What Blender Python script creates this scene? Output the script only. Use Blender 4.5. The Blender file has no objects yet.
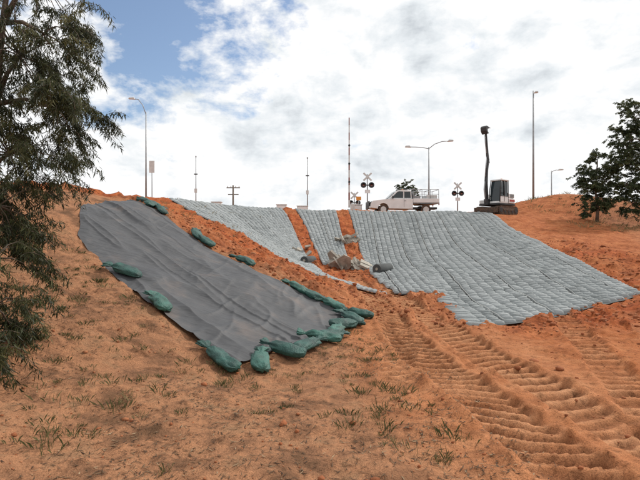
import bpy, math, random, bmesh
import numpy as np
from mathutils import Vector, Matrix
random.seed(7); rng=np.random.default_rng(7)
sc=bpy.context.scene
# ------------------------------------------------------------------ noise
def _h(i,j,s):
    v=np.sin(i*127.1+j*311.7+s*74.7)*43758.5453
    return v-np.floor(v)
def vn(x,y,s=0):
    x=np.asarray(x,float);y=np.asarray(y,float)
    i=np.floor(x);j=np.floor(y);u=x-i;v=y-j
    u=u*u*(3-2*u);v=v*v*(3-2*v)
    a=_h(i,j,s);b=_h(i+1,j,s);c=_h(i,j+1,s);d=_h(i+1,j+1,s)
    return (a*(1-u)+b*u)*(1-v)+(c*(1-u)+d*u)*v-0.5
def fbm(x,y,s=0,o=4):
    t=0;a=1
    for k in range(o):
        t=t+a*vn(x*2**k+13.7*k,y*2**k-7.1*k,s+k);a*=.5
    return t
def ss(a,b,x):
    t=np.clip((x-a)/(b-a),0,1);return t*t*(3-2*t)
# ------------------------------------------------------------------ terrain control points (metres)
CP=np.array([
(0,0,0),(-3,0,.3),(3,0,-.05),(-2.1,3.3,.12),(2.3,3.4,0),(0,3.4,0),(0,-8,0),(-8,-6,1),(8,-6,.2),
(-1.05,6.3,-.12),(-2.1,4.2,.15),(-3.6,6,.6),(-4.6,8.5,1.35),(-3.45,8.5,1.08),(-5.45,11,2.5),(-5.15,13,2.84),
(-2.25,7.2,.5),(-2.92,11.7,1.58),(-1.83,11,1.13),(-.43,10.3,.58),(.7,9.6,.1),
(.8,5,.02),(3,9,.0),(2.1,13.8,.03),(2.9,5.8,0),(4,6,-.02),(6.3,9.3,0),(8.8,13.5,.24),(9.9,17,.85),(9.8,20.5,1.44),
(11,31,3.45),(12,33,3.4),(11.5,17,1.0),(16,24,1.75),(12.5,24,1.9),(18.7,32,3.3),(19.1,36,5.2),(20.5,31,3.0),(15.7,36.5,4.7),(24,30,3.6),(25,38,4.3),
(12,12,.3),(9,7,.1),(14,5,.6),(20,20,1.3),
(1.3,21,.35),(0,21,.5),(2.7,20,.4),(1.6,31,3.55),(-2.3,31,3.65),(-6.8,31,4.0),(-8.75,28,4.1),(6,31,3.5),
(-3.06,21,1.75),(0,17,.42),(1.7,17,.12),(-2.3,16,1.4),(-6.8,25,3.05),(-5.67,17,2.62),
(-10,20,3.7),(-8,12,2.9),(-8,8,2.4),(-14,24,3.9),(-14,10,3.2),(-7,4,1.6),
(-10,34,4.0),(0,36,3.6),(7,38,3.6),(14,42,3.7),(-12,45,3.5),(0,48,3.4),(24,50,3.5),(5,26,1.95),(7.5,22,1.35),(4,16.5,.4),(6.5,15,.45)],float)
def tps_fit(P):
    n=len(P);X=P[:,:2];d=np.linalg.norm(X[:,None]-X[None],axis=2)
    K=np.where(d>0,d*d*np.log(d+1e-12),0)+np.eye(n)*2.0
    A=np.zeros((n+3,n+3));A[:n,:n]=K;A[:n,n]=1;A[:n,n+1:]=X;A[n,:n]=1;A[n+1:,:n]=X.T
    return np.linalg.solve(A,np.r_[P[:,2],0,0,0])
W=tps_fit(CP)
def base0(x,y):
    x=np.asarray(x,float);y=np.asarray(y,float);sh=x.shape;x=x.ravel();y=y.ravel()
    cx=np.clip(x,-18,28);cy=np.clip(y,-10,50)
    out=np.full(len(x),W[-3])+W[-2]*cx+W[-1]*cy
    for k,(a,b,_) in enumerate(CP):
        d2=(cx-a)**2+(cy-b)**2
        out+=W[k]*0.5*d2*np.log(d2+1e-12)
    far=np.maximum(np.abs(x-5)/23,np.abs(y-20)/30)
    w=ss(.95,1.8,far)
    return (out*(1-w)+3.3*w).reshape(sh)
def base(x,y):
    x=np.asarray(x,float);y=np.asarray(y,float)
    return base0(x,y)+.10*fbm(x*.7,y*.7,1,3)*ss(60,35,y)
RT=[(0,1.8,31.4),(.4,5.4,31.4),(1,11,31.2)];RB=[(0,2.1,20.2),(.14,2.3,14.4),(.38,4.0,13.7),(.385,3.0,9.3),(1,8.9,13.3)]
LT=[(0,-8.9,28),(.6,-5.0,31.0),(1,-2.5,31.4)];LB=[(0,2.0,14.1),(.5,.6,17.0),(1,-.4,20.6)]
MT=[(0,-1.7,31.4),(1,1.0,31.4)];MB=[(0,0.15,21.3),(1,1.3,22.6)]
POLYS=[[t[1:] for t in T]+[t[1:] for t in B[::-1]] for T,B in((RT,RB),(LT,LB),(MT,MB))]
POLYS.append([(-5.5,11),(-4.72,9.4),(-2.3,7.25),(-1.05,6.35),(.75,9.5),(-1.5,10.9),(-2.9,11.75),(-5.2,13.4)])
def covered(x,y):
    r=np.zeros(x.shape,bool)
    for P in POLYS:
        ins=np.zeros(x.shape,bool);n=len(P)
        for i in range(n):
            (x1,y1),(x2,y2)=P[i],P[(i+1)%n]
            if y1==y2:continue
            c=((y1>y)!=(y2>y))&(x<(x2-x1)*(y-y1)/(y2-y1)+x1);ins^=c
        r|=ins
    return r.astype(float)
def track_cx(y): return 1.62+.0044*(y-14)**2*(y<14)
def tracks(x,y):
    dz=np.zeros_like(x);m=np.zeros_like(x);gr=np.zeros_like(x)
    wv=.05*vn(y*.6,y*0+2,77)
    for (cx,w,amp,y0,y1,ph,sk) in [(track_cx(y)-.25+wv,.32,1.1,1,19,0,.35),(track_cx(y)+.66+wv,.30,1.05,1,18,.07,-.35),
                       (1.55+.36*y,.25,.8,1,10.5,.1,.2),(2.75+.38*y,.25,.7,1,9.6,.03,-.2),(.1+.15*y+wv,.22,.35,5,13,.03,-.2)]:
        s=np.abs(x-cx);f=ss(w+.03,w-.03,s)*ss(y0,y0+1,y)*ss(y1+2,y1,y)
        fade=np.clip(.85+1.2*vn(x*1.3+3,y*1.1,31),.2,1.2)
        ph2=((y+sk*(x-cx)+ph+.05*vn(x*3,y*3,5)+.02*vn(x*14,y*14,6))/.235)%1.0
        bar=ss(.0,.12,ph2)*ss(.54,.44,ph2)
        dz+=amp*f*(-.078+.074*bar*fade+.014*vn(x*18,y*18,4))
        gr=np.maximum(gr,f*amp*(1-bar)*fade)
        dz+=amp*.05*np.exp(-((s-w-.07)/.055)**2)*ss(y0,y0+1,y)*ss(y1+2,y1,y)*(.7+1.6*vn(x*6,y*6,3))
        m=np.maximum(m,f*min(amp,1))
    return dz,m,gr
def redmask(x,y):
    lo=13-3.4*np.clip((x+5.2)/6,0,1)
    up=28-14.1*np.clip((x+8.75)/10.6,0,1)
    a=ss(lo-.2,lo+.6,y)*ss(up+1.0,up-.2,y)*ss(3,1.8,x)
    b=ss(1.2,2.4,x)*ss(8.0,10,y)*ss(24,20,y)*ss(13,11,x)
    c=ss(-3.5,-2.2,x)*ss(16,19,y)*ss(3.5,2.2,x)*ss(32,31,y)
    d=ss(10,11.5,x)*ss(14,18,y)*.35
    return np.clip(np.maximum.reduce([a,b,c,d]),0,1)
def detail(x,y):
    red=redmask(x,y);tz,m,_=tracks(x,y);cv=covered(x,y)
    n=.04*fbm(x*4,y*4,5,4)*(1-.7*m)+.05*np.clip(fbm(x*2.2,y*2.2,51,2),-.3,1)*(1-m)
    cl=np.clip(fbm(x*6,y*6,9,3)-.15,0,1)*(.15*red+.06)*(1-m)
    cl2=np.clip(fbm(x*1.8,y*1.8,19,3),-.1,1)*.28*red*(1-m)
    near=ss(60,35,y)
    return ((n+cl+cl2)*near+tz)*(1-cv)-.03*cv
def H(x,y):
    x=np.asarray(x,float);y=np.asarray(y,float);return base(x,y)+detail(x,y)
def h1(x,y): return float(H(np.array([x]),np.array([y]))[0])
# ------------------------------------------------------------------ helpers
def mesh(name,v,f,mat=None,parent=None,smooth=False):
    me=bpy.data.meshes.new(name);me.from_pydata([tuple(p) for p in v],[],f if isinstance(f,list) else f.tolist());me.update()
    if mat:me.materials.append(mat)
    if smooth: me.polygons.foreach_set('use_smooth',[True]*len(me.polygons))
    o=bpy.data.objects.new(name,me);sc.collection.objects.link(o)
    if parent:o.parent=parent
    return o
def fixn(o):
    bm=bmesh.new();bm.from_mesh(o.data);bmesh.ops.recalc_face_normals(bm,faces=bm.faces);bm.to_mesh(o.data);bm.free();return o
def setrnd(o,a):
    at=o.data.attributes.new('rnd','FLOAT','POINT');at.data.foreach_set('value',np.clip(np.asarray(a),0,1).astype(np.float32))
def empty(name,loc,rz=0,scale=1):
    e=bpy.data.objects.new(name,None);sc.collection.objects.link(e);e.location=loc;e.rotation_euler=(0,0,rz);e.scale=(scale,)*3;return e
def bev(o,w,seg=2):
    m=o.modifiers.new('b','BEVEL');m.width=w;m.segments=seg;m.limit_method='ANGLE';return o
def box(name,c,s,mat,parent=None,b=.02,rot=None):
    v=[(sx*s[0]/2,sy*s[1]/2,sz*s[2]/2) for sx in(-1,1) for sy in(-1,1) for sz in(-1,1)]
    f=[[0,1,3,2],[4,6,7,5],[0,4,5,1],[2,3,7,6],[0,2,6,4],[1,5,7,3]]
    o=mesh(name,v,f,mat,parent);o.location=c
    if rot:o.rotation_euler=rot
    if b:bev(o,b)
    return o
def prism(name,prof,y0,y1,mat,parent=None,b=.02):
    n=len(prof);v=[(x,y0,z) for x,z in prof]+[(x,y1,z) for x,z in prof]
    f=[list(range(n))[::-1],list(range(n,2*n))]+[[i,(i+1)%n,n+(i+1)%n,n+i] for i in range(n)]
    o=fixn(mesh(name,v,f,mat,parent))
    if b:bev(o,b)
    return o
def cyl(name,c,r,l,axis,mat,parent=None,n=20,b=.01):
    v=[]
    for k in(-1,1):
        for i in range(n):
            a=2*math.pi*i/n;p=(r*math.cos(a),r*math.sin(a),k*l/2)
            if axis=='y':p=(p[0],-p[2],p[1])
            if axis=='x':p=(p[2],p[0],p[1])
            v.append(p)
    f=[list(range(n))[::-1],list(range(n,2*n))]+[[i,(i+1)%n,n+(i+1)%n,n+i] for i in range(n)]
    o=mesh(name,v,f,mat,parent);o.location=c
    if b:bev(o,b)
    return o
def tube_data(pts,rad,n=8):
    v=[];f=[];pts=[Vector(p) for p in pts]
    for i,p in enumerate(pts):
        t=(pts[min(i+1,len(pts)-1)]-pts[max(i-1,0)]).normalized()
        a=t.cross(Vector((.31,.95,.1)) if abs(t.y)<.9 else Vector((1,0,0))).normalized();b=t.cross(a)
        r=rad[i] if hasattr(rad,'__len__') else rad
        for k in range(n):
            q=2*math.pi*k/n;v.append(tuple(p+a*r*math.cos(q)+b*r*math.sin(q)))
    for i in range(len(pts)-1):
        for k in range(n):
            f.append([i*n+k,i*n+(k+1)%n,(i+1)*n+(k+1)%n,(i+1)*n+k])
    f.append(list(range(n))[::-1]);f.append([(len(pts)-1)*n+k for k in range(n)])
    return v,f
def tube(name,pts,rad,mat,parent=None,n=10):
    v,f=tube_data(pts,rad,n);return mesh(name,v,f,mat,parent,True)
class Acc:
    def __init__(s):s.v=[];s.f=[]
    def add(s,v,f):
        o=len(s.v);s.v+=list(v);s.f+=[[i+o for i in q] for q in f]
# ------------------------------------------------------------------ materials
def M(name,col,rough=.6,metal=0,var=.0,scale=8,bump=0,bscale=40,col2=None,spec=.5):
    m=bpy.data.materials.new(name);m.use_nodes=True;nt=m.node_tree;b=nt.nodes['Principled BSDF']
    b.inputs['Roughness'].default_value=rough;b.inputs['Metallic'].default_value=metal
    b.inputs['Specular IOR Level'].default_value=spec
    g=nt.nodes.new('ShaderNodeTexCoord')
    n=nt.nodes.new('ShaderNodeTexNoise');n.inputs['Scale'].default_value=scale;n.inputs['Detail'].default_value=4
    nt.links.new(g.outputs['Object'],n.inputs['Vector'])
    r=nt.nodes.new('ShaderNodeValToRGB');nt.links.new(n.outputs['Fac'],r.inputs['Fac'])
    c2=col2 or tuple(c*(1-var) for c in col)
    r.color_ramp.elements[0].position=.32;r.color_ramp.elements[1].position=.68
    r.color_ramp.elements[0].color=(*c2,1);r.color_ramp.elements[1].color=(*col,1)
    nt.links.new(r.outputs['Color'],b.inputs['Base Color'])
    if bump:
        n2=nt.nodes.new('ShaderNodeTexNoise');n2.inputs['Scale'].default_value=bscale;n2.inputs['Detail'].default_value=3
        nt.links.new(g.outputs['Object'],n2.inputs['Vector'])
        bp=nt.nodes.new('ShaderNodeBump');bp.inputs['Strength'].default_value=bump;bp.inputs['Distance'].default_value=.02
        nt.links.new(n2.outputs['Fac'],bp.inputs['Height']);nt.links.new(bp.outputs['Normal'],b.inputs['Normal'])
    return m
def attrmat(name,ramp,rough=.8,bump=.3,bscale=30,attr='rnd',noise_amt=.35,nscale=6,trans=0):
    m=bpy.data.materials.new(name);m.use_nodes=True;nt=m.node_tree;b=nt.nodes['Principled BSDF'];L=nt.links.new
    b.inputs['Roughness'].default_value=rough;b.inputs['Specular IOR Level'].default_value=.3
    a=nt.nodes.new('ShaderNodeAttribute');a.attribute_name=attr
    src=a.outputs['Fac']
    g=nt.nodes.new('ShaderNodeNewGeometry')
    if noise_amt:
        n=nt.nodes.new('ShaderNodeTexNoise');n.inputs['Scale'].default_value=nscale;n.inputs['Detail'].default_value=4;L(g.outputs['Position'],n.inputs['Vector'])
        x=nt.nodes.new('ShaderNodeMix');x.inputs['Factor'].default_value=noise_amt;L(a.outputs['Fac'],x.inputs['A']);L(n.outputs['Fac'],x.inputs['B']);src=x.outputs['Result']
    r=nt.nodes.new('ShaderNodeValToRGB');L(src,r.inputs['Fac'])
    while len(r.color_ramp.elements)<len(ramp): r.color_ramp.elements.new(.5)
    for e,(p,c) in zip(r.color_ramp.elements,ramp): e.position=p;e.color=(*c,1)
    L(r.outputs['Color'],b.inputs['Base Color'])
    if bump:
        n2=nt.nodes.new('ShaderNodeTexNoise');n2.inputs['Scale'].default_value=bscale;n2.inputs['Detail'].default_value=2;L(g.outputs['Position'],n2.inputs['Vector'])
        bp=nt.nodes.new('ShaderNodeBump');bp.inputs['Strength'].default_value=bump;bp.inputs['Distance'].default_value=.02
        L(n2.outputs['Fac'],bp.inputs['Height']);L(bp.outputs['Normal'],b.inputs['Normal'])
    if trans:
        t=nt.nodes.new('ShaderNodeBsdfTranslucent');L(r.outputs['Color'],t.inputs['Color'])
        mx=nt.nodes.new('ShaderNodeMixShader');mx.inputs[0].default_value=trans
        L(b.outputs[0],mx.inputs[1]);L(t.outputs[0],mx.inputs[2]);L(mx.outputs[0],nt.nodes['Material Output'].inputs['Surface'])
    return m
white=M('white_paint',(.75,.76,.76),.35,var=.12,scale=3)
offw=M('offwhite_paint',(.62,.63,.62),.4,var=.2,scale=4)
dark=M('dark_metal',(.03,.03,.032),.5,var=.3)
glass=M('dark_glass',(.025,.035,.04),.08,var=.1)
rubber=M('rubber',(.025,.024,.023),.85,col2=(.09,.05,.03),scale=5)
steel=M('galvanised_steel',(.32,.33,.34),.5,.4,var=.25,scale=5)
redp=M('red_paint',(.40,.03,.02),.4,var=.2)
dullred=M('faded_red_paint',(.33,.16,.14),.5,var=.2)
trackm=M('dusty_track',(.14,.08,.05),.9,col2=(.04,.035,.03),scale=9,bump=.4)
amber=M('amber_plastic',(.7,.25,.02),.3,var=.1)
bark=M('bark',(.16,.12,.09),.9,var=.5,scale=10,bump=.6)
woodm=M('weathered_wood',(.16,.12,.09),.9,var=.4,scale=6)
def soil():
    m=bpy.data.materials.new('red_soil');m.use_nodes=True;nt=m.node_tree;b=nt.nodes['Principled BSDF'];L=nt.links.new
    b.inputs['Roughness'].default_value=.95;b.inputs['Specular IOR Level'].default_value=.12
    g=nt.nodes.new('ShaderNodeNewGeometry')
    def noise(s,d=5,ro=.6):
        n=nt.nodes.new('ShaderNodeTexNoise');n.inputs['Scale'].default_value=s;n.inputs['Detail'].default_value=d;n.inputs['Roughness'].default_value=ro;L(g.outputs['Position'],n.inputs['Vector']);return n.outputs['Fac']
    def ramp(src,els):
        r=nt.nodes.new('ShaderNodeValToRGB')
        while len(r.color_ramp.elements)<len(els): r.color_ramp.elements.new(.5)
        for e,(p,c) in zip(r.color_ramp.elements,els): e.position=p;e.color=(*c,1)
        L(src,r.inputs['Fac']);return r.outputs['Color']
    def mix(f,a,bb,t='MIX'):
        x=nt.nodes.new('ShaderNodeMix');x.data_type='RGBA';x.blend_type=t
        if isinstance(f,float):x.inputs['Factor'].default_value=f
        else:L(f,x.inputs['Factor'])
        L(a,x.inputs['A']);L(bb,x.inputs['B']);return x.outputs['Result']
    at=nt.nodes.new('ShaderNodeAttribute');at.attribute_name='zone'
    sp=nt.nodes.new('ShaderNodeSeparateColor');L(at.outputs['Color'],sp.inputs['Color'])
    n2=noise(10,5,.72);n3=noise(85,3,.75);n4=noise(2.3,5,.65)
    orange=ramp(n4,[(.3,(.25,.078,.028)),(.5,(.37,.13,.05)),(.7,(.45,.185,.08))])
    redc=ramp(n4,[(.32,(.17,.043,.016)),(.5,(.33,.088,.031)),(.68,(.44,.14,.05))])
    pale=ramp(n4,[(.3,(.38,.165,.075)),(.7,(.52,.26,.135))])
    brown=ramp(n4,[(.3,(.13,.07,.038)),(.41,(.22,.11,.06)),(.53,(.36,.175,.092)),(.66,(.28,.155,.085)),(.8,(.35,.13,.058))])
    groove_shade=ramp(n4,[(.3,(.16,.058,.025)),(.7,(.24,.098,.046))])  # darker soil colour: shade painted into the grooves between track bars
    c=mix(sp.outputs['Blue'],orange,redc);c=mix(sp.outputs['Green'],c,brown);c=mix(sp.outputs['Red'],c,pale);c=mix(at.outputs['Alpha'],c,groove_shade)
    sp2=ramp(n2,[(.33,(.58,.56,.54)),(.47,(1,1,1)),(.68,(1.18,1.15,1.12))])
    c=mix(1.0,c,sp2,'MULTIPLY')
    sp3=ramp(n3,[(.36,(.5,.48,.46)),(.46,(.97,.97,.97)),(.56,(1.03,1.03,1.03)),(.66,(1.4,1.36,1.3))])
    c=mix(.75,c,sp3,'MULTIPLY')
    L(c,b.inputs['Base Color'])
    ad=nt.nodes.new('ShaderNodeMath');ad.operation='MULTIPLY_ADD';L(n3,ad.inputs[0]);ad.inputs[1].default_value=.22;L(n2,ad.inputs[2])
    bp=nt.nodes.new('ShaderNodeBump');bp.inputs['Strength'].default_value=.85;bp.inputs['Distance'].default_value=.055;L(ad.outputs[0],bp.inputs['Height'])
    L(bp.outputs['Normal'],b.inputs['Normal']);return m
soilm=soil()
# ------------------------------------------------------------------ ground sheet
def seg(a,b,s): return list(np.arange(a,b,s))
def geo(a,b,s,g):
    o=[];x=a
    while x<b:o.append(x);x+=s;s*=g
    return o
xs=seg(-4,6.6,.04)+seg(6.6,14,.11)+geo(14,1600,.3,1.14)+[1600]
xs=[-q for q in geo(9,1600,.3,1.14)+[1600]][::-1]+seg(-9,-4,.12)+xs
ys=[-q for q in geo(0,1200,.6,1.3)+[1200]][::-1][:-1]+seg(0,2.6,.2)+seg(2.6,9,.028)+seg(9,14,.04)+seg(14,18,.08)+seg(18,37,.14)+geo(37,2000,.5,1.14)+[2000]
xs=np.array(xs);ys=np.array(ys)
X,Y=np.meshgrid(xs,ys);Z=H(X,Y)
nx,ny=len(xs),len(ys)
idx=np.arange(nx*ny).reshape(ny,nx)
F=np.stack([idx[:-1,:-1],idx[:-1,1:],idx[1:,1:],idx[1:,:-1]],-1).reshape(-1,4)
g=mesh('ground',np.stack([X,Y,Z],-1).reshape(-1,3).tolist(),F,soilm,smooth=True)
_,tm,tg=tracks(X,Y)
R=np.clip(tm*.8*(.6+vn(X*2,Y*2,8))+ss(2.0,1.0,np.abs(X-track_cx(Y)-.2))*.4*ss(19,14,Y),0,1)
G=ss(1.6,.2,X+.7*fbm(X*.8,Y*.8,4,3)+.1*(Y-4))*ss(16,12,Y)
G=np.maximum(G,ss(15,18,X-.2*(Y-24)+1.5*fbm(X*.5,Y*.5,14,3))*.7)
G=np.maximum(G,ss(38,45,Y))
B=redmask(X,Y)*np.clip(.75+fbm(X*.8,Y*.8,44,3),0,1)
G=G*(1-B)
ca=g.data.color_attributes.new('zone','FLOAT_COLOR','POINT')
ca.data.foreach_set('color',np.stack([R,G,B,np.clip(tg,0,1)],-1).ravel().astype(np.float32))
# ------------------------------------------------------------------ erosion mats
matm=attrmat('grey_concrete_bags',[(.12,(.17,.185,.185)),(.45,(.285,.305,.305)),(.75,(.38,.40,.40)),(.95,(.47,.48,.47))],.85,.4,60,noise_amt=.4,nscale=1.6)
fabm=M('dark_geofabric',(.085,.09,.09),.9,var=.5,scale=3,bump=.3)
cordm=M('pale_seam_cord',(.5,.51,.49),.8,var=.2)
def plerp(tab,u):
    us=[t[0] for t in tab];return np.array([np.interp(u,us,[t[1] for t in tab]),np.interp(u,us,[t[2] for t in tab])])
def build_mat(name,top,bot,cw=.29,cl=.225,seam=5):
    root=empty(name,(0,0,0))
    V=[];Fs=[];RN=[];k=6
    ax=np.array([-1,-.86,-.4,.4,.86,1])
    uu,vv=np.meshgrid(ax,ax)
    prof=((1-np.abs(uu)**7)*(1-np.abs(vv)**6))**.5
    tf=[]
    for a in range(k-1):
        for b in range(k-1): tf.append([a*k+b,a*k+b+1,(a+1)*k+b+1,(a+1)*k+b])
    tf=np.array(tf);cords=Acc()
    wid=np.linalg.norm(plerp(top,1)-plerp(top,0))
    nc=int(round(wid/cw));off=0
    for c in range(nc):
        u=(c+.5)/nc;T=plerp(top,u);Bt=plerp(bot,u)
        Tl=plerp(top,u+.5/nc);T0=plerp(top,u-.5/nc)
        Lg=np.linalg.norm(Bt-T);d=(Bt-T)/Lg;per=np.array([-d[1],d[0]])
        nr=int(Lg/cl)
        crt=random.uniform(-.07,.07)+.10*math.sin((c//seam)*2.3)
        if c%seam==0 and c>0:
            ua=c/nc;Ta=plerp(top,ua);Ba=plerp(bot,ua);n_=70
            q=np.array([Ta+(Ba-Ta)*t for t in np.linspace(0,1,n_)]);q[:,0]+=.012*np.sin(np.arange(n_)*1.7)
            zz=base(q[:,0],q[:,1])+.085+.008*np.sin(np.arange(n_)*2.1)
            v,f=tube_data([(a,b,z) for (a,b),z in zip(q,zz)],.009,4);cords.add(v,f)
        for r in range(nr):
            t=(r+.5)/nr;p=T+(Bt-T)*t
            w=abs(np.dot((Tl-T0),per))*(1-t)+t*abs(np.dot((plerp(bot,min(u+.35/nc,1))-plerp(bot,max(u-.35/nc,0)))/.7,per))
            w=min(max(w,.18),.48)
            if c%seam in(0,seam-1):
                w*=.88;p=p+per*(.05*w*(1 if c%seam==0 else -1)*(1 if np.dot(Tl-T0,per)>0 else -1))
            p=p+per*random.uniform(-.008,.008)+d*random.uniform(-.010,.010)
            ang=random.uniform(-.07,.07)+.05*math.sin(r*.35+c);ca_,sa_=math.cos(ang),math.sin(ang)
            d2=d*ca_+per*sa_;p2=per*ca_-d*sa_
            sw=w*.485*random.uniform(.94,1.02);sl=cl*.475*random.uniform(.9,1.04)
            if r%9==0: sl*=.85
            px=p[0]+uu*sw*p2[0]+vv*sl*d2[0];py=p[1]+uu*sw*p2[1]+vv*sl*d2[1]
            hh=random.uniform(.055,.085)
            z=prof*hh*(1+.38*vv+random.uniform(-.2,.2)*uu)
            V.append(np.stack([px,py,z],-1).reshape(-1,3));Fs.append(tf+off);off+=k*k
            RN.append(np.full(k*k,min(max(random.gauss(.5,.13)+crt,0),1)))
    V=np.concatenate(V);V[:,2]+=base(V[:,0],V[:,1])+.018
    o=mesh('concrete_bags',V.tolist(),np.concatenate(Fs),matm,root,True)
    setrnd(o,np.concatenate(RN))
    mesh('seam_cords',cords.v,cords.f,cordm,root,True)
    n=int(nc*1.5);m_=80;us=np.linspace(0,1,n);ts=np.linspace(-.01,1.008,m_)
    P=[]
    for u in us:
        T=plerp(top,u);Bt=plerp(bot,u)
        for t in ts:
            q=T+(Bt-T)*t;P.append((q[0],q[1],0))
    P=np.array(P);P[:,2]=base(P[:,0],P[:,1])+.02
    ii=np.arange(n*m_).reshape(n,m_)
    FF=np.stack([ii[:-1,:-1],ii[:-1,1:],ii[1:,1:],ii[1:,:-1]],-1).reshape(-1,4)
    mesh('backing_fabric',P.tolist(),FF,fabm,root,True)
    return root
build_mat('concrete_bag_mat',RT,RB)
build_mat('concrete_bag_mat',LT,LB)
build_mat('concrete_bag_mat',MT,MB)
# ------------------------------------------------------------------ geotextile sheet
def sheetmat():
    m=bpy.data.materials.new('grey_geotextile');m.use_nodes=True;nt=m.node_tree;b=nt.nodes['Principled BSDF'];L=nt.links.new
    b.inputs['Roughness'].default_value=.58;b.inputs['Specular IOR Level'].default_value=.3
    g=nt.nodes.new('ShaderNodeNewGeometry')
    n=nt.nodes.new('ShaderNodeTexNoise');n.inputs['Scale'].default_value=1.3;n.inputs['Detail'].default_value=6;n.inputs['Roughness'].default_value=.65;L(g.outputs['Position'],n.inputs['Vector'])
    r=nt.nodes.new('ShaderNodeValToRGB');L(n.outputs['Fac'],r.inputs['Fac'])
    r.color_ramp.elements[0].position=.3;r.color_ramp.elements[0].color=(.055,.056,.06,1)
    r.color_ramp.elements[1].position=.78;r.color_ramp.elements[1].color=(.15,.12,.105,1)
    e=r.color_ramp.elements.new(.54);e.color=(.078,.079,.083,1)
    L(r.outputs['Color'],b.inputs['Base Color'])
    mp=nt.nodes.new('ShaderNodeMapping');mp.inputs['Rotation'].default_value=(0,0,.6);mp.inputs['Scale'].default_value=(2.5,11,6);L(g.outputs['Position'],mp.inputs['Vector'])
    n2=nt.nodes.new('ShaderNodeTexNoise');n2.inputs['Scale'].default_value=1;n2.inputs['Detail'].default_value=5;L(mp.outputs[0],n2.inputs['Vector'])
    bp=nt.nodes.new('ShaderNodeBump');bp.inputs['Strength'].default_value=.7;bp.inputs['Distance'].default_value=.04;L(n2.outputs['Fac'],bp.inputs['Height']);L(bp.outputs['Normal'],b.inputs['Normal'])
    return m
sm=sheetmat()
nu,nv=360,260
U,Vv=np.meshgrid(np.linspace(0,1,nu),np.linspace(0,1,nv))
nearx=np.interp(U,[0,.25,.7,1],[-5.5,-4.72,-2.3,-1.05]);neary=np.interp(U,[0,.25,.7,1],[11.0,9.4,7.25,6.35])
farx=np.interp(U,[0,.4,.68,1],[-5.2,-2.9,-1.5,.75]);fary=np.interp(U,[0,.4,.68,1],[13.4,11.75,10.9,9.5])
wob=.05*np.sin(U*17)+.04*np.sin(U*41+1)+.03*vn(U*30,U*0,5)
Xs=nearx*(1-Vv)+farx*Vv+wob*(1-2*Vv)*.8;Ys=neary*(1-Vv)+fary*Vv-wob*(1-2*Vv)
A_=Xs*.8-Ys*.6;C=Xs*.6+Ys*.8
rid=lambda a,k:np.clip(1-np.abs(a)*k,0,1)
wrp=.35*vn(A_*.5,C*.6,2)
wr=.065*rid(fbm(A_*.22,C*1.3+wrp,61,2),5)**1.8*ss(-.25,.3,vn(A_*.5,C*.5,6))
wr+=.038*rid(fbm(A_*.35+4,C*2.4+wrp,71,2),6)**1.7
wr+=.035*rid(fbm(A_*1.5+C*.9,C*.55-A_*.3,81,2),7)**1.7*ss(.35,.8,U)
wr+=.018*rid(fbm(A_*2.2+C*1.2,C*.8,86,2),6)**1.5
wr+=.028*fbm(A_*.8,C*1.0,91,3)+.010*fbm(A_*5,C*5,93,2)
Zs=base(Xs,Ys)+.035+wr*.9
edge=np.clip(np.minimum(np.minimum(Vv,1-Vv)*12,np.minimum(U,1-U)*16),0,1)
Zs-=.035*(1-edge)
i2=np.arange(nu*nv).reshape(nv,nu)
mesh('geotextile_sheet',np.stack([Xs,Ys,Zs],-1).reshape(-1,3).tolist(),np.stack([i2[:-1,:-1],i2[:-1,1:],i2[1:,1:],i2[1:,:-1]],-1).reshape(-1,4),sm,smooth=True)
# ------------------------------------------------------------------ sandbags
bagm=M('green_woven_bag',(.022,.092,.074),.6,col2=(.012,.042,.036),scale=6,bump=.7,bscale=45)
bagm2=M('faded_green_woven_bag',(.04,.14,.11),.6,col2=(.02,.065,.05),scale=6,bump=.7,bscale=45)
def sandbag(x,y,ang,L=.68,w=.135,hgt=.075,lift=.045):
    n=24;m=40;v=[];f=[]
    sd=random.random()*50;bend=random.uniform(-.35,.35)
    ts=np.linspace(0,1,m)
    R=np.interp(ts,[0,.02,.07,.2,.45,.66,.75,.80,.86,.93,1],[.25,.6,.85,1,1.0,.88,.5,.2,.42,.75,.85])
    for i,t in enumerate(ts):
        for k in range(n):
            a=2*math.pi*k/n;kk=k if k<n/2 else n-k
            rr=R[i]*(1+.28*float(vn(t*5+sd,kk*.3,3))+.14*float(vn(t*13+sd,kk*.6,8)))
            pl=float(ss(.40,.78,t))*.25+.04+.12*float(ss(.18,.0,t))
            rr*=1+pl*math.cos(a*7+sd+t*3)
            flat=1 if t<.8 else .5
            lx=(t-.42)*L;ly=rr*w*math.cos(a)+bend*(t-.4)**2*.6;lz=rr*hgt*math.sin(a)*flat+hgt*.7
            lz=max(lz,.0)+.035*float(vn(t*6+sd,math.cos(a)*2+sd,6))
            v.append([x+lx*math.cos(ang)-ly*math.sin(ang),y+lx*math.sin(ang)+ly*math.cos(ang),lz])
    v=np.array(v);v[:,2]+=base(v[:,0],v[:,1])+lift
    for i in range(m-1):
        for k in range(n): f.append([i*n+k,i*n+(k+1)%n,(i+1)*n+(k+1)%n,(i+1)*n+k])
    f.append(list(range(n))[::-1]);f.append([(m-1)*n+k for k in range(n)])
    return fixn(mesh('sandbag',v.tolist(),f,random.choice([bagm,bagm,bagm2]),None,True))
R_=math.radians
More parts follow.
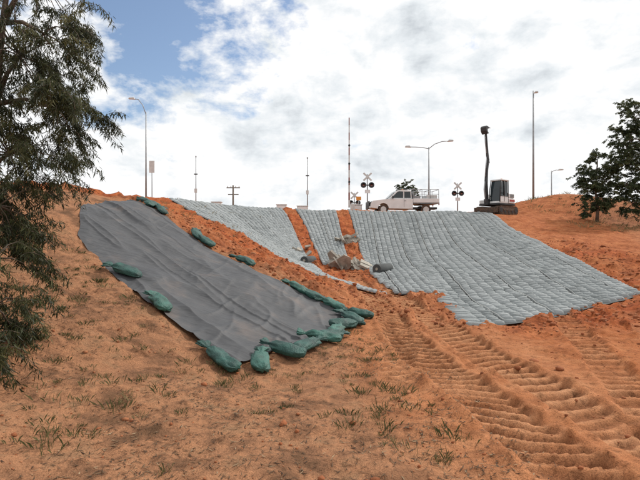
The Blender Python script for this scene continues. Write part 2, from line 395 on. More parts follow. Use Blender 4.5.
for a in [(-3.42,8.5,R_(170)),(-2.52,7.55,R_(-50)+math.pi),
          (-1.30,6.32,R_(140)),(-.80,6.45,R_(100)),(-.50,6.95,R_(155)),(-.18,7.25,R_(60)),(.05,7.75,R_(170)),(.2,7.95,R_(40)),(.3,8.4,R_(75)),(.45,8.8,R_(20)),(.62,9.2,R_(120)),(.8,9.55,R_(160)),
          (.28,9.9,R_(150)),(-.12,10.15,R_(-30)),(-.45,10.4,R_(140)),(-1.75,11.2,R_(150)),(-2.85,11.9,R_(145)),(-3.1,12.1,R_(115)),(-4.2,12.75,R_(130)),(-4.9,13.3,R_(150)),(-4.5,12.95,R_(60))]:
    sandbag(a[0],a[1],a[2],L=random.uniform(.62,.76),w=random.uniform(.115,.14),lift=.05)
# ------------------------------------------------------------------ grass, clods
grassm=attrmat('dry_grass',[(.1,(.065,.085,.028)),(.45,(.15,.14,.058)),(.85,(.31,.24,.125))],.85,0,trans=.25,noise_amt=0)
litterm=attrmat('litter',[(.1,(.05,.028,.016)),(.6,(.14,.085,.045)),(.95,(.34,.25,.15))],.85,0,noise_amt=0)
def tufts(name,n,xr,yr,cond,hr=(.025,.065),blades=(8,22),spread=.09,green=.5,wd=.0018,mat=None):
    A=[];RN=[];pts=[]
    while len(pts)<n:
        x=random.uniform(*xr);y=random.uniform(*yr)
        if cond(x,y):pts.append((x,y))
    P=np.array(pts);Zg=H(P[:,0],P[:,1])
    for (x,y),z in zip(pts,Zg):
        gcol=min(max(random.gauss(green,.25),0),1);sz=random.lognormvariate(-.1,.35)
        for b in range(random.randint(*blades)):
            a=random.uniform(0,6.28);r=spread*sz*random.random();h=random.uniform(*hr)*sz
            bx=x+r*math.cos(a);by=y+r*math.sin(a);a2=a+random.uniform(-1.5,1.5);ln=h*random.uniform(.1,1.2)
            w=wd*random.uniform(.7,1.6);px,py=-math.sin(a2)*w,math.cos(a2)*w
            A.append([(bx-px,by-py,z-.01),(bx+px,by+py,z-.01),(bx+px*.8+ln*.4*math.cos(a2),by+py*.8+ln*.4*math.sin(a2),z+h*.6),(bx+ln*math.cos(a2),by+ln*math.sin(a2),z+h),(bx-px*.8+ln*.4*math.cos(a2),by-py*.8+ln*.4*math.sin(a2),z+h*.6)])
            RN+= [min(max(gcol+random.uniform(-.25,.25),0),1)]*5
    V=np.array(A).reshape(-1,3);Fc=np.arange(len(V)).reshape(-1,5)
    o=mesh(name,V.tolist(),Fc,mat or grassm);setrnd(o,RN);return o
def insheet(x,y):
    if x<-5.6 or x>.9:return False
    yn=np.interp(x,[-5.5,-4.72,-2.3,-1.05,.75],[11,9.4,7.25,6.3,9.2]);yf=np.interp(x,[-5.2,-2.9,-1.5,.75],[13.4,11.75,10.9,9.7])
    return yn-.1<y<yf+.1
def gcond(x,y):
    if insheet(x,y) or x>1.3:return False
    return float(fbm(np.array([x*1.0]),np.array([y*1.0]),23,3)[0])>random.uniform(-.35,.6)
tufts('dry_grass',330,(-5,1.5),(2.8,9.5),gcond,blades=(10,34),spread=.10)
A=[];RN=[];n=10000
lx=rng.uniform(-5,1.8,n*3);ly=2.7+rng.random(n*3)**1.3*7
k=(fbm(lx*1.3,ly*1.3,33,3)+rng.uniform(-.45,.45,n*3)>0)&(covered(lx,ly)<.5);lx=lx[k][:n];ly=ly[k][:n];lz=H(lx,ly)
for x,y,z in zip(lx,ly,lz):
    a=random.uniform(0,6.28);l=random.uniform(.012,.045);w=random.uniform(.0015,.006);c,s=math.cos(a),math.sin(a);t0,t1=random.uniform(0,.012),random.uniform(0,.012)
    A+=[(x-l*c,y-l*s,z+t0+.003),(x-w*s,y+w*c,z+.006),(x+l*c,y+l*s,z+t1+.003),(x+w*s,y-w*c,z+.006)];RN+=[min(abs(random.gauss(.35,.3)),1)]*4
o=mesh('leaf_litter',A,np.arange(len(A)).reshape(-1,4),litterm);setrnd(o,RN)
tufts('dry_grass',220,(15,23),(26,38),lambda x,y:True,hr=(.06,.2),blades=(8,16),spread=.3,green=.7,wd=.006)
tufts('dry_grass',70,(-14,-3),(13.5,30),lambda x,y:y>13.5-2.2*(x+5.2) ,hr=(.06,.15),blades=(8,16),spread=.15,green=.75,wd=.004)
clodm=attrmat('soil_clods',[(.1,(.14,.046,.018)),(.5,(.31,.105,.043)),(.9,(.42,.20,.10))],.95,.5,50)
t=(1+5**.5)/2
IV=np.array([(-1,t,0),(1,t,0),(-1,-t,0),(1,-t,0),(0,-1,t),(0,1,t),(0,-1,-t),(0,1,-t),(t,0,-1),(t,0,1),(-t,0,-1),(-t,0,1)])/1.9
IF=np.array([(0,11,5),(0,5,1),(0,1,7),(0,7,10),(0,10,11),(1,5,9),(5,11,4),(11,10,2),(10,7,6),(7,1,8),(3,9,4),(3,4,2),(3,2,6),(3,6,8),(3,8,9),(4,9,5),(2,4,11),(6,2,10),(8,6,7),(9,8,1)])
VV=[];FF=[];NN=60000;px_=rng.uniform(-5,12,NN);py_=2.8+rng.random(NN)**1.5*22
rm_=redmask(px_,py_);cv_=covered(px_,py_)
keep=(rng.random(NN)<.22+.78*rm_)&(cv_<.5);px_=px_[keep][:11000];py_=py_[keep][:11000];rm_=rm_[keep][:11000]
Zp=H(px_,py_);RN=[]
for i in range(len(px_)):
    s=min(random.lognormvariate(-5.05,.65)*(1+1.6*rm_[i]),.08)
    q=IV*rng.uniform(.7,1.25,(12,1))*np.array([s*random.uniform(.8,1.4),s*random.uniform(.8,1.4),s*.75])
    VV.append(q+np.array([px_[i],py_[i],Zp[i]+s*.2]));FF.append(IF+12*i);RN+=[random.gauss(.5,.22)]*12
o=mesh('soil_clods',np.concatenate(VV).tolist(),np.concatenate(FF),clodm,None,True);setrnd(o,RN)
# ------------------------------------------------------------------ foliage
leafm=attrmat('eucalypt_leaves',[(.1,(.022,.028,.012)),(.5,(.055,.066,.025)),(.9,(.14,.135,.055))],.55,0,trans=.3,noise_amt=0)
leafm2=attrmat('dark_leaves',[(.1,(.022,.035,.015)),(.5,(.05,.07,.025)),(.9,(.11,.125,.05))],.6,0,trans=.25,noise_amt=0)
def tree(name,base_xy,trunk_pts,trunk_r,blobs,nbr,leaves,ll,lw,lmat,twl=.45,droop=.9):
    x0,y0=base_xy;z0=h1(x0,y0)
    root=empty(name,(0,0,0))
    A=Acc();tp=[(x0+a,y0+b,z0-.1+c) for a,b,c in trunk_pts]
    v,f=tube_data(tp,[trunk_r*(1-.8*i/(len(tp)-1)) for i in range(len(tp))],9);A.add(v,f)
    tot=sum(b[6] for b in blobs);LV=[];RN=[]
    for (cx,cy,cz,rx,ry,rz,wt) in blobs:
        c=Vector((cx,cy,cz))
        s=min(tp,key=lambda p:(Vector(p)-c).length+max(0,p[2]-cz)*1.5);s=Vector(s)
        mid=(s+c)/2+Vector((0,0,.12*(c-s).length))
        v,f=tube_data([s,mid,c],[trunk_r*.38,trunk_r*.25,trunk_r*.12],6);A.add(v,f)
        nb=int(nbr*wt/tot);sub=[]
        for k in range(max(3,nb//7)):
            while True:
                d=Vector((random.uniform(-1,1),random.uniform(-1,1),random.uniform(-1,1)))
                if .25<d.length<1:break
            q=c+Vector((d.x*rx,d.y*ry,d.z*rz));sub.append(q)
            v,f=tube_data([c,(c+q)/2+Vector((0,0,.05)),q],[trunk_r*.11,trunk_r*.07,trunk_r*.03],4);A.add(v,f)
        for k in range(nb):
            s0=random.choice(sub);o=(s0-c)
            st=s0+Vector([random.gauss(0,.18*r) for r in (rx,ry,rz)])
            dr=Vector((o.x+random.gauss(0,.4*rx),o.y+random.gauss(0,.4*ry),random.uniform(-.2,.6)*rz)).normalized()
            L=twl*random.uniform(.6,1.3);pts=[];p=st.copy();m=6
            for j in range(m):
                pts.append(p.copy());dr=(dr+Vector((0,0,-droop*.32))+Vector([random.gauss(0,.12) for _ in range(3)])).normalized();p=p+dr*L/m
            v,f=tube_data(pts,[min(trunk_r*.03,.004)]*m,3);A.add(v,f)
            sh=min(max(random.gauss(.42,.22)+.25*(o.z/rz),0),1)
            for j in range(leaves):
                tt=random.random()*(m-1);i=int(tt);b=pts[i].lerp(pts[min(i+1,m-1)],tt-i)
                b=b+Vector([random.gauss(0,.02) for _ in range(3)])
                dl=Vector((random.gauss(0,.5),random.gauss(0,.5),-droop*random.uniform(.3,1.5)+(1-droop)*.3)).normalized()
                sd=dl.cross(Vector((random.gauss(0,1),random.gauss(0,1),random.gauss(0,.6)))).normalized()
                l=ll*random.uniform(.55,1.25);w=lw*random.uniform(.7,1.2)
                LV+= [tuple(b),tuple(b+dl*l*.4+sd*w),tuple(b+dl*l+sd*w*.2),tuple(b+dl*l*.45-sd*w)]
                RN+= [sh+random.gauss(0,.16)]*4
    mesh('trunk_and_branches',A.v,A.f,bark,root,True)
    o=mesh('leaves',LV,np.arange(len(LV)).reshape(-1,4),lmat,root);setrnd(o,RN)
    return root
tree('eucalyptus_tree',(-4.3,5.9),[(0,0,0),(.08,0,.8),(.2,.05,1.7),(.3,0,2.6),(.4,0,3.6),(.5,.05,4.6)],.10,
 [(-3.75,6.0,4.0,.65,.9,.95,5),(-3.30,6.0,3.35,.44,.6,.42,3),(-3.55,6.0,5.0,.58,.9,.7,3.5),(-3.75,5.8,2.75,.58,.8,.6,4),(-3.75,5.6,2.1,.5,.6,.45,2.6),
  (-4.6,5.8,3.6,.7,.9,1.2,3),(-3.6,5.3,1.5,.36,.4,.45,2.2),(-3.4,5.0,1.0,.30,.35,.4,1.5),(-3.25,4.8,.6,.22,.35,.35,.8),(-3.35,5.8,4.2,.35,.5,.45,1.4),(-3.9,5.2,1.2,.35,.4,.8,2)],
 860,74,.095,.0062,leafm,.45)
tree('gum_tree',(17.6,30.5),[(0,0,0),(.05,0,1),(-.1,0,2),(0,0,3.4)],.12,
 [(17.5,30.5,6.1,.9,.8,.8,3),(17.0,30.5,5.2,.8,.8,.7,2.5),(18.2,30.5,5.4,.9,.8,.9,3),(17.6,30.5,4.4,1.1,.8,.7,3),(17.6,30.4,6.9,.5,.5,.45,1.2),(17.1,30.4,3.7,.6,.6,.6,1.2)],
 470,46,.13,.024,leafm2,.45,.6)
tree('gum_tree',(20.0,29.5),[(0,0,0),(.05,0,1.5),(-.1,0,3.2),(.1,0,5),(0,0,6.4)],.16,
 [(19.3,29.5,9.2,.9,.9,.9,3),(18.95,29.5,7.9,.9,.9,.9,3.2),(20.4,29.5,7.6,1.1,1,1.2,3),(18.75,29.4,6.5,.9,.9,.9,3.2),(20.3,29.5,5.6,1,1,1.2,3),(18.8,29.3,5.1,.8,.8,.9,2.8),(19.1,29.3,3.9,.9,.7,.7,2)],
 860,46,.13,.025,leafm2,.5,.6)
tree('shrub',(7.7,43.5),[(0,0,0),(0,0,.8),(.05,0,1.9)],.08,
 [(7.7,43.5,6.0,.8,.7,.8,2),(8.4,43.5,5.7,.6,.6,.6,1),(7.0,43.5,5.6,.6,.6,.6,1)],170,40,.14,.035,leafm2,.4,.4)
# ------------------------------------------------------------------ street furniture
def lamp(x,y,H_,arms,r=.075,head=.55):
    z=h1(x,y);e=empty('street_lamp',(x,y,z-.05))
    tube('pole',[(0,0,0),(0,0,H_*.5),(0,0,H_)],[r,r*.8,r*.55],steel,e)
    cyl('base_plate',(0,0,.06),r*2.2,.06,'z',steel,e)
    for i,(dx,dz) in enumerate(arms):
        if abs(dx)>.2: tube('arm_%d'%i,[(0,0,H_-.15),(dx*.3,0,H_-.15+dz*.6),(dx*.7,0,H_-.15+dz*.95),(dx,0,H_-.15+dz)],.032,steel,e,8)
        s=1 if dx>=0 else -1
        prism('luminaire_%d'%i,[(dx-.02*s,H_-.20+dz),(dx+head*s,H_-.17+dz),(dx+head*.9*s,H_-.05+dz),(dx+.1*s,H_-.03+dz)],-.12,.12,offw,e,.03)
    return e
lamp(-14.5,40,8.6,[(-.9,1.3)],.08)
lamp(9.3,41,6.2,[(-1.55,.15),(1.6,.65)],.08,.5)
lamp(18.0,40.5,9.6,[(.05,0)],.09,.35)
lamp(24.6,51,5.6,[(.7,.25)],.08)
def power(x,y,Hh):
    z=h1(x,y);e=empty('power_pole',(x,y,z))
    tube('pole',[(0,0,0),(0,0,Hh)],[.22,.15],woodm,e)
    box('crossarm_1',(0,.2,Hh-.5),(2.8,.16,.2),woodm,e,.01);box('crossarm_2',(0,.2,Hh-1.9),(2.2,.16,.2),woodm,e,.01)
    for i,xx in enumerate((-1.2,-.5,.5,1.2)): cyl('insulator_%d'%i,(xx,.2,Hh-.28),.09,.26,'z',offw,e,8)
power(-18.1,100,9.8)
def mast(name,x,y,Hh,r=.05,col=steel):
    z=h1(x,y);e=empty(name,(x,y,z-.05));tube('shaft',[(0,0,0),(0,0,Hh)],[r,r*.6],col,e)
    box('footing',(0,0,.12),(.4,.4,.24),offw,e,.02)
    box('bracket',(0,-.04,Hh*.72),(.3,.08,.1),dark,e,.01)
    box('bracket_low',(0,-.04,Hh*.45),(.22,.12,.35),offw,e,.01)
    cyl('cap_lamp',(0,0,Hh+.05),r*1.2,.1,'z',steel,e,10);return e
mast('signal_mast',-10.6,41,5.2,.05)
mast('signal_mast',-1.1,42,5.4,.055)
def boom(x,y,Hh):
    z=h1(x,y);e=empty('railway_boom_gate',(x,y,z-.05))
    box('mechanism_cabinet',(.15,0,.75),(.6,.5,.9),offw,e,.03);tube('pedestal',[(0,0,0),(0,0,1.3)],.09,steel,e)
    n=12
    for i in range(n):
        z0=.9+(Hh-.9)*i/n;z1=.9+(Hh-.9)*(i+1)/n;w=.15-.07*i/n
        box('boom_band_%d'%i,(-.25,0,(z0+z1)/2),(w,.05,z1-z0-.004),dullred if i%2 else offw,e,0)
    for i in range(3): cyl('boom_lamp_%d'%i,(-.25,-.08,3+i*1.5),.09,.1,'y',dark,e,12)
    box('counterweight',(-.25,0,.45),(.3,.2,.6),dark,e,.02)
boom(2.65,39.5,8.3)
def xing(x,y,Hh=3.4,s=1):
    z=h1(x,y);e=empty('railway_crossing_signal',(x,y,z-.05),0,s)
    tube('post',[(0,0,0),(0,0,Hh)],.055,steel,e)
    for i,a in enumerate((.75,-.75)): box('crossbuck_%d'%i,(0,-.08-.035*i,Hh-.25),(.95,.03,.15),offw,e,.005,(0,a,0))
    zz=Hh-.95
    box('lamp_bar',(0,-.03,zz),(.8,.06,.08),dark,e,.01)
    for j,xx in enumerate((-.34,.34)):
        cyl('backboard_%d'%j,(xx,-.09,zz),.25,.03,'y',dark,e,20);cyl('lens_%d'%j,(xx,-.14,zz),.09,.06,'y',dullred,e,14);prism('visor_%d'%j,[(xx-.12,zz+.02),(xx-.09,zz+.11),(xx,zz+.15),(xx+.09,zz+.11),(xx+.12,zz+.02),(xx+.10,zz+.1),(xx,zz+.13),(xx-.10,zz+.1)],-.3,-.11,dark,e,0)
    box('sign_plate',(0,-.06,Hh-1.5),(.45,.02,.3),white,e,.005)
xing(4.05,41,3.9);xing(11.75,41,3.3,.9);xing(3.3,46,2.9)
def sign(x,y,Hh,w,hh,mat):
    z=h1(x,y);e=empty('traffic_sign',(x,y,z-.05));tube('post',[(0,0,0),(0,0,Hh)],.035,steel,e);box('plate',(0,-.05,Hh-hh/2),(w,.02,hh),mat,e,.01)
sign(-14.0,40,4.6,.45,1.0,offw);sign(3.1,38.5,1.6,.4,.3,amber)
def cabinet(x,y,w,hh):
    z=h1(x,y);e=empty('equipment_cabinet',(x,y,z));box('plinth',(0,0,.06),(w+.1,.6,.14),offw,e,.01);box('body',(0,0,.13+hh/2),(w,.5,hh),offw,e,.03)
    box('door',(0,-.26,.13+hh/2),(w*.85,.02,hh*.85),white,e,.01);box('roof',(0,0,.15+hh),(w+.1,.6,.05),offw,e,.02)
cabinet(-3.2,40,.8,.9);cabinet(-1.5,41,.9,.95);cabinet(3.0,37.5,.5,.7);cabinet(-8.6,40,.8,1.0)
# ------------------------------------------------------------------ ute
def ute(x,y,rz):
    z=h1(x,y);e=empty('white_utility_truck',(x,y,z),rz)
    prof=[(-.6,.42),(-.6,1.18),(1.1,1.18),(1.45,1.14),(2.42,1.02),(2.6,.85),(2.62,.5),(2.05,.42)]
    low=prof+[(1.65+.42*math.cos(a),.42+.42*math.sin(a)) for a in np.linspace(.05,math.pi-.05,9)]
    prism('front_body',low,-.9,.9,white,e,.05)
    prism('cab',[(-.58,1.17),(-.5,1.78),(-.35,1.84),(.45,1.84),(.6,1.79),(1.28,1.16)],-.76,.76,white,e,.05)
    for s in(-1,1):
        y_=s*.765
        prism('side_window_%d'%s,[(.12,1.24),(.12,1.72),(.42,1.74),(.55,1.70),(1.02,1.24)],y_-.006,y_+.006,glass,e,0)
        prism('rear_side_window_%d'%s,[(-.46,1.24),(-.42,1.72),(.03,1.72),(.03,1.24)],y_-.006,y_+.006,glass,e,0)
        box('mirror_%d'%s,(.95,s*.98,1.28),(.1,.2,.2),dark,e,.03)
        box('door_handle_%d'%s,(-.0,s*.91,1.02),(.16,.03,.03),dark,e,.005)
        box('headlight_%d'%s,(2.55,s*.68,.88),(.12,.34,.16),glass,e,.03)
        box('tail_light_%d'%s,(-2.62,s*.78,.82),(.05,.14,.22),redp,e,.01)
        box('door_seam_%d'%s,(.08,s*.902,.85),(.015,.008,.6),dark,e,0)
    v=[(.66,-.66,1.76),(.66,.66,1.76),(1.22,.70,1.22),(1.22,-.70,1.22)]
    mesh('windscreen',[(a+.03,b,c+.03) for a,b,c in v],[[0,1,2,3]],glass,e)
    box('chassis',(-1.0,0,.5),(3.2,.8,.16),dark,e,.02)
    box('tray_deck',(-1.62,0,.86),(2.0,1.8,.08),steel,e,.01)
    for s in(-1,1): box('tray_side_%d'%s,(-1.62,s*.9,1.05),(2.0,.03,.3),white,e,.01)
    box('tailgate',(-2.61,0,1.05),(.03,1.8,.3),white,e,.01)
    A=Acc()
    for s in(-1,1):
        for xx in(-.68,-1.3,-1.95,-2.58):
            v,f=tube_data([(xx,s*.85,.9),(xx,s*.85,1.85)],.022,6);A.add(v,f)
        for zz in(1.85,1.5): v,f=tube_data([(.4 if zz>1.8 else -.68,s*.85,zz+.03),(-2.6,s*.85,zz+.03)],.022,6);A.add(v,f)
    for xx in(-.68,-1.3,-1.95,-2.58): v,f=tube_data([(xx,-.85,1.88),(xx,.85,1.88)],.022,6);A.add(v,f)
    mesh('ladder_rack',A.v,A.f,steel,e,True)
    box('tool_box',(-.95,0,1.15),(.5,1.6,.5),steel,e,.02);box('tool_box_rear',(-2.1,0,1.2),(.8,1.5,.55),offw,e,.03);box('headboard',(-.64,0,1.3),(.04,1.7,.85),steel,e,.01)
    for cx in(1.65,-1.6):
        for s in(-1,1):
            cyl('tyre_%.0f_%d'%(cx,s),(cx,s*.78,.37),.37,.24,'y',rubber,e,28,.03);cyl('rim_%.0f_%d'%(cx,s),(cx,s*.905,.37),.22,.02,'y',offw,e,16)
    box('rear_guard_l',(-1.6,.84,.8),(.95,.2,.04),dark,e,.01);box('rear_guard_r',(-1.6,-.84,.8),(.95,.2,.04),dark,e,.01)
    prism('bull_bar',[(2.66,.42),(2.74,.45),(2.74,1.0),(2.66,1.0)],-.75,.75,dark,e,.02)
    box('grille',(2.6,0,.82),(.06,1.0,.2),dark,e,.01);box('bumper',(2.64,0,.52),(.14,1.75,.18),offw,e,.04)
    cyl('beacon',(0,0,1.9),.08,.12,'z',amber,e,12)
ute(6.35,37.0,math.pi+.06)
# ------------------------------------------------------------------ excavator
def exc(x,y,rz,s=1.0):
    z=h1(x,y);e=empty('excavator',(x,y,z+.0),rz,s)
    for sd in(-1,1):
        c=sd*.78;Lh=1.0;r=.29
        pr=[(Lh+r*math.cos(a),r+.02+r*math.sin(a)) for a in np.linspace(-math.pi/2,math.pi/2,9)]+[(-Lh+r*math.cos(a),r+.02+r*math.sin(a)) for a in np.linspace(math.pi/2,1.5*math.pi,9)]
        prism('track_belt_%d'%sd,pr,c-.2,c+.2,trackm,e,.01)
        A=Acc();per=[]
        for i in range(17): per.append((-Lh+i*2*Lh/16,.01,0))
        for i in range(17): per.append((-Lh+i*2*Lh/16,2*r+.03,0))
        for a in np.linspace(-math.pi/2,math.pi/2,8)[1:-1]:
            per.append((Lh+(r+.01)*math.cos(a),r+.02+(r+.01)*math.sin(a),a));per.append((-Lh-(r+.01)*math.cos(a),r+.02+(r+.01)*math.sin(a),-a))
        for (px,pz,a) in per:
            v=[]
            for q in(-1,1):
                for w in(-1,1):
                    for u in(-1,1):
                        lx,lz=(u*.02,w*.025)
                        if a!=0: lx,lz=lx*math.sin(a)+lz*math.cos(a),lx*math.cos(a)+lz*math.sin(a)
                        v.append((px+lx,c+q*.215,pz+lz))
            A.add(v,[[0,1,3,2],[4,6,7,5],[0,4,5,1],[2,3,7,6],[0,2,6,4],[1,5,7,3]])
        mesh('grousers_%d'%sd,A.v,A.f,trackm,e)
        for i,xx in enumerate((-1.0,-.5,0,.5,1.0)): cyl('roller_%d_%d'%(sd,i),(xx,c+sd*.205,.31 if abs(xx)>.9 else .2),.21 if abs(xx)>.9 else .11,.03,'y',dark,e,16)
        box('track_frame_%d'%sd,(0,c+sd*.2,.34),(1.5,.04,.13),trackm,e,.02)
    box('undercarriage',(0,0,.42),(1.4,1.2,.25),dark,e,.03);cyl('slew_ring',(0,0,.62),.42,.16,'z',dark,e,24)
    box('dozer_blade',(1.45,0,.32),(.08,1.95,.42),trackm,e,.03,(0,.12,0));box('blade_arm_l',(1.15,.4,.3),(.6,.1,.12),dark,e,.02);box('blade_arm_r',(1.15,-.4,.3),(.6,.1,.12),dark,e,.02)
    box('deck',(-.05,0,.76),(2.1,1.75,.14),dark,e,.03)
    plan=[(-.1,-.9),(-.95,-.9),(-1.25,-.6),(-1.36,0),(-1.25,.6),(-.95,.9),(-.1,.9)]
    def planprism(name,pl,z0,z1,mat,b):
        n=len(pl);v=[(a,b_,z0) for a,b_ in pl]+[(a,b_,z1) for a,b_ in pl];f=[list(range(n))[::-1],list(range(n,2*n))]+[[i,(i+1)%n,n+(i+1)%n,n+i] for i in range(n)]
        bev(fixn(mesh(name,v,f,mat,e)),b,3)
    planprism('counterweight',plan,.84,1.22,white,.05)
    planprism('engine_hood',[(a*.97+.0,b*.97) for a,b in plan],1.225,1.62,white,.08)
    for i in range(5): box('vent_%d'%i,(-.62,.885,1.3+i*.05),(.5,.02,.018),dark,e,0)
    box('name_stripe',(-.6,.906,1.05),(.7,.012,.14),redp,e,.003)
    prism('side_cover',[(-.1,.84),(.95,.84),(.95,1.1),(-.1,1.3)],-.88,-.15,offw,e,.04)
    y0,y1=.02,.86
    box('cab_floor',(.42,.44,.9),(1.1,.86,.14),white,e,.02);box('cab_lower_side',(.42,.865,1.12),(1.06,.03,.4),white,e,.01)
    prism('cab_glass',[(-.1,.97),(-.1,2.46),(.78,2.46),(.92,1.9),(.96,.97)],y0+.03,y1-.03,glass,e,.03)
    A=Acc()
    for yy in(y0,y1):
        for pts in ([(-.12,yy,.9),(-.12,yy,2.5)],[(.98,yy,.9),(.95,yy,1.9),(.8,yy,2.5)],[(.4,yy,.95),(.4,yy,2.5)],[(-.12,yy,1.35),(.97,yy,1.35)]):
            v,f=tube_data(pts,.035,6);A.add(v,f)
    mesh('cab_pillars',A.v,A.f,dark,e,True)
    box('cab_roof',(.34,.44,2.53),(1.05,.95,.12),white,e,.05)
    cyl('beacon',(.1,.44,2.64),.07,.12,'z',amber,e,12);cyl('exhaust',(-.7,-.5,1.8),.05,.4,'z',dark,e,10)
    by=-.12
    S=lambda P:[(a,.95+(z-.95)*1.2) for a,z in P];S3=lambda P:[(a,b,.95+(z-.95)*1.2) for a,b,z in P]
    prism('swing_bracket',[(.9,.7),(1.25,.7),(1.3,1.15),(.95,1.15)],by-.16,by+.16,dark,e,.03)
    prism('boom',S([(1.0,.95),(1.18,.95),(1.34,2.0),(1.22,3.0),(1.0,3.68),(.9,3.62),(1.07,2.9),(1.13,2.05)]),by-.09,by+.09,dark,e,.02)
    prism('dipper_arm',S([(.84,3.35),(.98,3.35),(1.14,3.8),(1.30,5.2),(1.21,5.22),(1.0,4.0)]),by-.07,by+.07,dark,e,.02)
    tube('boom_cylinder',S3([(1.25,by,.95),(1.46,by,1.7),(1.38,by,2.2)]),[.05,.05,.03],steel,e);tube('dipper_cylinder',S3([(1.32,by,2.5),(1.24,by,3.2),(1.12,by,3.75)]),[.04,.04,.025],steel,e)
    tube('bucket_cylinder',S3([(1.16,by,3.95),(1.32,by,4.6),(1.38,by,5.05)]),[.04,.04,.025],steel,e)
    prism('bucket',S([(1.2,5.15),(1.38,5.1),(1.56,5.28),(1.6,5.5),(1.48,5.6),(1.1,5.52),(1.36,5.42),(1.36,5.28)]),by-.24,by+.24,dark,e,.02)
    for i in range(4): box('bucket_tooth_%d'%i,(1.06,by-.2+i*.133,6.41),(.12,.05,.04),steel,e,.005)
exc(11.75,31.9,R_(218),.88)
# ------------------------------------------------------------------ channel floor debris
tan=M('pale_concrete',(.42,.38,.32),.9,var=.45,scale=4,bump=.5,bscale=15)
def slabs(x,y,n,sd,spread=.7,rr=(.14,.38)):
    random.seed(sd);e=empty('broken_concrete_rubble',(x,y,0));A=Acc()
    for i in range(n):
        px=x+random.uniform(-1,1)*spread;py=y+random.uniform(-1,1)*spread*.7
        z=float(base(np.array([px]),np.array([py]))[0]);k=random.randint(5,7);r=random.uniform(*rr);th=random.uniform(.06,.16)
        angs=sorted(random.uniform(0,6.28) for _ in range(k));mt=Matrix.Rotation(random.uniform(-1.1,1.1),3,'X')@Matrix.Rotation(random.uniform(-1,1),3,'Y')
        v=[]
        for s in(-1,1):
            for a in angs:
                p=mt@Vector((r*math.cos(a)*random.uniform(.85,1.1),r*math.sin(a),s*th/2));v.append((px-x+p.x,py-y+p.y,z+r*.45+p.z))
        A.add(v,[list(range(k))[::-1],list(range(k,2*k))]+[[q,(q+1)%k,k+(q+1)%k,k+q] for q in range(k)])
    o=mesh('slabs',A.v,A.f,tan,e);fixn(o);bev(o,.015)
slabs(1.3,21.3,20,3,.75,(.2,.55));slabs(1.5,25.0,12,5,.4,(.2,.45));slabs(-.9,22.5,5,9,.4)
def roll(x,y,L,r,rz):
    z=h1(x,y);e=empty('geotextile_roll',(x,y,z+r),rz)
    cyl('roll_body',(0,0,0),r,L,'x',fabm,e,28,.01)
    pts=[( (L/2+.004),(r*(1-i/60))*math.cos(i*.42)*.98,(r*(1-i/60))*math.sin(i*.42)*.98) for i in range(56)]
    tube('spiral_edge',pts,.008,tan,e,4);cyl('core',(0,0,0),.06,L+.02,'x',tan,e,12)
roll(-.5,20.9,1.0,.18,1.2);roll(2.6,19.8,1.0,.2,.9)
# ------------------------------------------------------------------ camera, light, sky
cam=bpy.data.cameras.new('camera');co=bpy.data.objects.new('camera',cam);sc.collection.objects.link(co)
co.location=(0,0,1.7);co.rotation_euler=(R_(90),0,0);cam.lens=27;cam.sensor_width=36;cam.clip_end=5000;cam.clip_start=.05;sc.camera=co
el,az=45,60
sun=bpy.data.lights.new('sun','SUN');sun.energy=3.0;sun.angle=R_(3);sun.color=(1,.95,.88);so=bpy.data.objects.new('sun',sun);sc.collection.objects.link(so)
dv=Vector((math.sin(R_(az))*math.cos(R_(el)),math.cos(R_(az))*math.cos(R_(el)),math.sin(R_(el))))
so.rotation_euler=dv.to_track_quat('Z','Y').to_euler();so.location=(0,0,30)
w=bpy.data.worlds.new('World');sc.world=w;w.use_nodes=True;nt=w.node_tree;L=nt.links.new
bg=nt.nodes['Background'];sky=nt.nodes.new('ShaderNodeTexSky');sky.sky_type='NISHITA';sky.sun_disc=False;sky.sun_elevation=R_(el);sky.sun_rotation=R_(az);sky.air_density=1.0;sky.dust_density=1.2
L(sky.outputs[0],bg.inputs['Color']);bg.inputs['Strength'].default_value=.15
tc=nt.nodes.new('ShaderNodeTexCoord')
mp=nt.nodes.new('ShaderNodeMapping');mp.inputs['Scale'].default_value=(1,1,1.8);L(tc.outputs['Generated'],mp.inputs['Vector'])
def noise(s,d,ro,loc=(0,0,0),dist=0):
    m2=nt.nodes.new('ShaderNodeMapping');m2.inputs['Location'].default_value=loc;L(mp.outputs[0],m2.inputs['Vector'])
    n=nt.nodes.new('ShaderNodeTexNoise');n.inputs['Scale'].default_value=s;n.inputs['Detail'].default_value=d;n.inputs['Roughness'].default_value=ro;n.inputs['Distortion'].default_value=dist;L(m2.outputs[0],n.inputs['Vector']);return n.outputs['Fac']
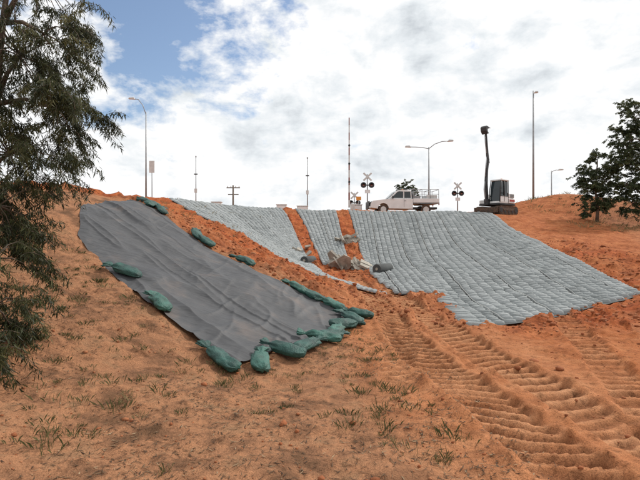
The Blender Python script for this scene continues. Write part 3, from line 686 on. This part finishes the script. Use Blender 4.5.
def math_(op,a,b=None,clamp=False):
    m2=nt.nodes.new('ShaderNodeMath');m2.operation=op;m2.use_clamp=clamp
    for i,q in enumerate((a,b)):
        if q is None:continue
        if isinstance(q,(int,float)):m2.inputs[i].default_value=q
        else:L(q,m2.inputs[i])
    return m2.outputs[0]
def near(d,k):
    v=Vector(d).normalized();vm=nt.nodes.new('ShaderNodeVectorMath');vm.operation='DOT_PRODUCT';nrm=nt.nodes.new('ShaderNodeVectorMath');nrm.operation='NORMALIZE';L(tc.outputs['Generated'],nrm.inputs[0]);L(nrm.outputs[0],vm.inputs[0]);vm.inputs[1].default_value=v
    a=math_('SUBTRACT',1.0,vm.outputs['Value']);return math_('POWER',2.718,math_('MULTIPLY',a,-k))
hole=math_('ADD',near((-.22,1,.50),75),math_('MULTIPLY',near((-.40,1,.40),55),.85))
cov=math_('SUBTRACT',math_('ADD',noise(7.5,7,.6,(3.1,0,1.2),.1),.22),math_('MULTIPLY',hole,.24))
cr=nt.nodes.new('ShaderNodeValToRGB');cr.color_ramp.elements[0].position=.43;cr.color_ramp.elements[1].position=.57;L(cov,cr.inputs['Fac'])
grey=math_('ADD',math_('ADD',near((.07,1,.29),170),near((-.14,1,.25),190)),math_('MULTIPLY',near((.38,1,.31),130),.9))
grey=math_('ADD',grey,math_('MULTIPLY',near((.1,1,.12),70),.4))
gn=math_('ADD',noise(8.0,7,.6,(7,2,4),.15),math_('MULTIPLY',grey,.12))
gr=nt.nodes.new('ShaderNodeValToRGB');L(gn,gr.inputs['Fac'])
els=gr.color_ramp.elements;els[0].position=.52;els[0].color=(.98,.985,.99,1);els[1].position=.78;els[1].color=(.55,.59,.63,1)
e3=els.new(.63);e3.color=(.81,.85,.88,1)
bg2=nt.nodes.new('ShaderNodeBackground');L(gr.outputs[0],bg2.inputs['Color']);bg2.inputs['Strength'].default_value=1.04
mx=nt.nodes.new('ShaderNodeMixShader');L(cr.outputs[0],mx.inputs[0]);L(bg.outputs[0],mx.inputs[1]);L(bg2.outputs[0],mx.inputs[2]);L(mx.outputs[0],nt.nodes['World Output'].inputs['Surface'])
sc.view_settings.view_transform='Standard';sc.view_settings.look='None';sc.view_settings.exposure=0
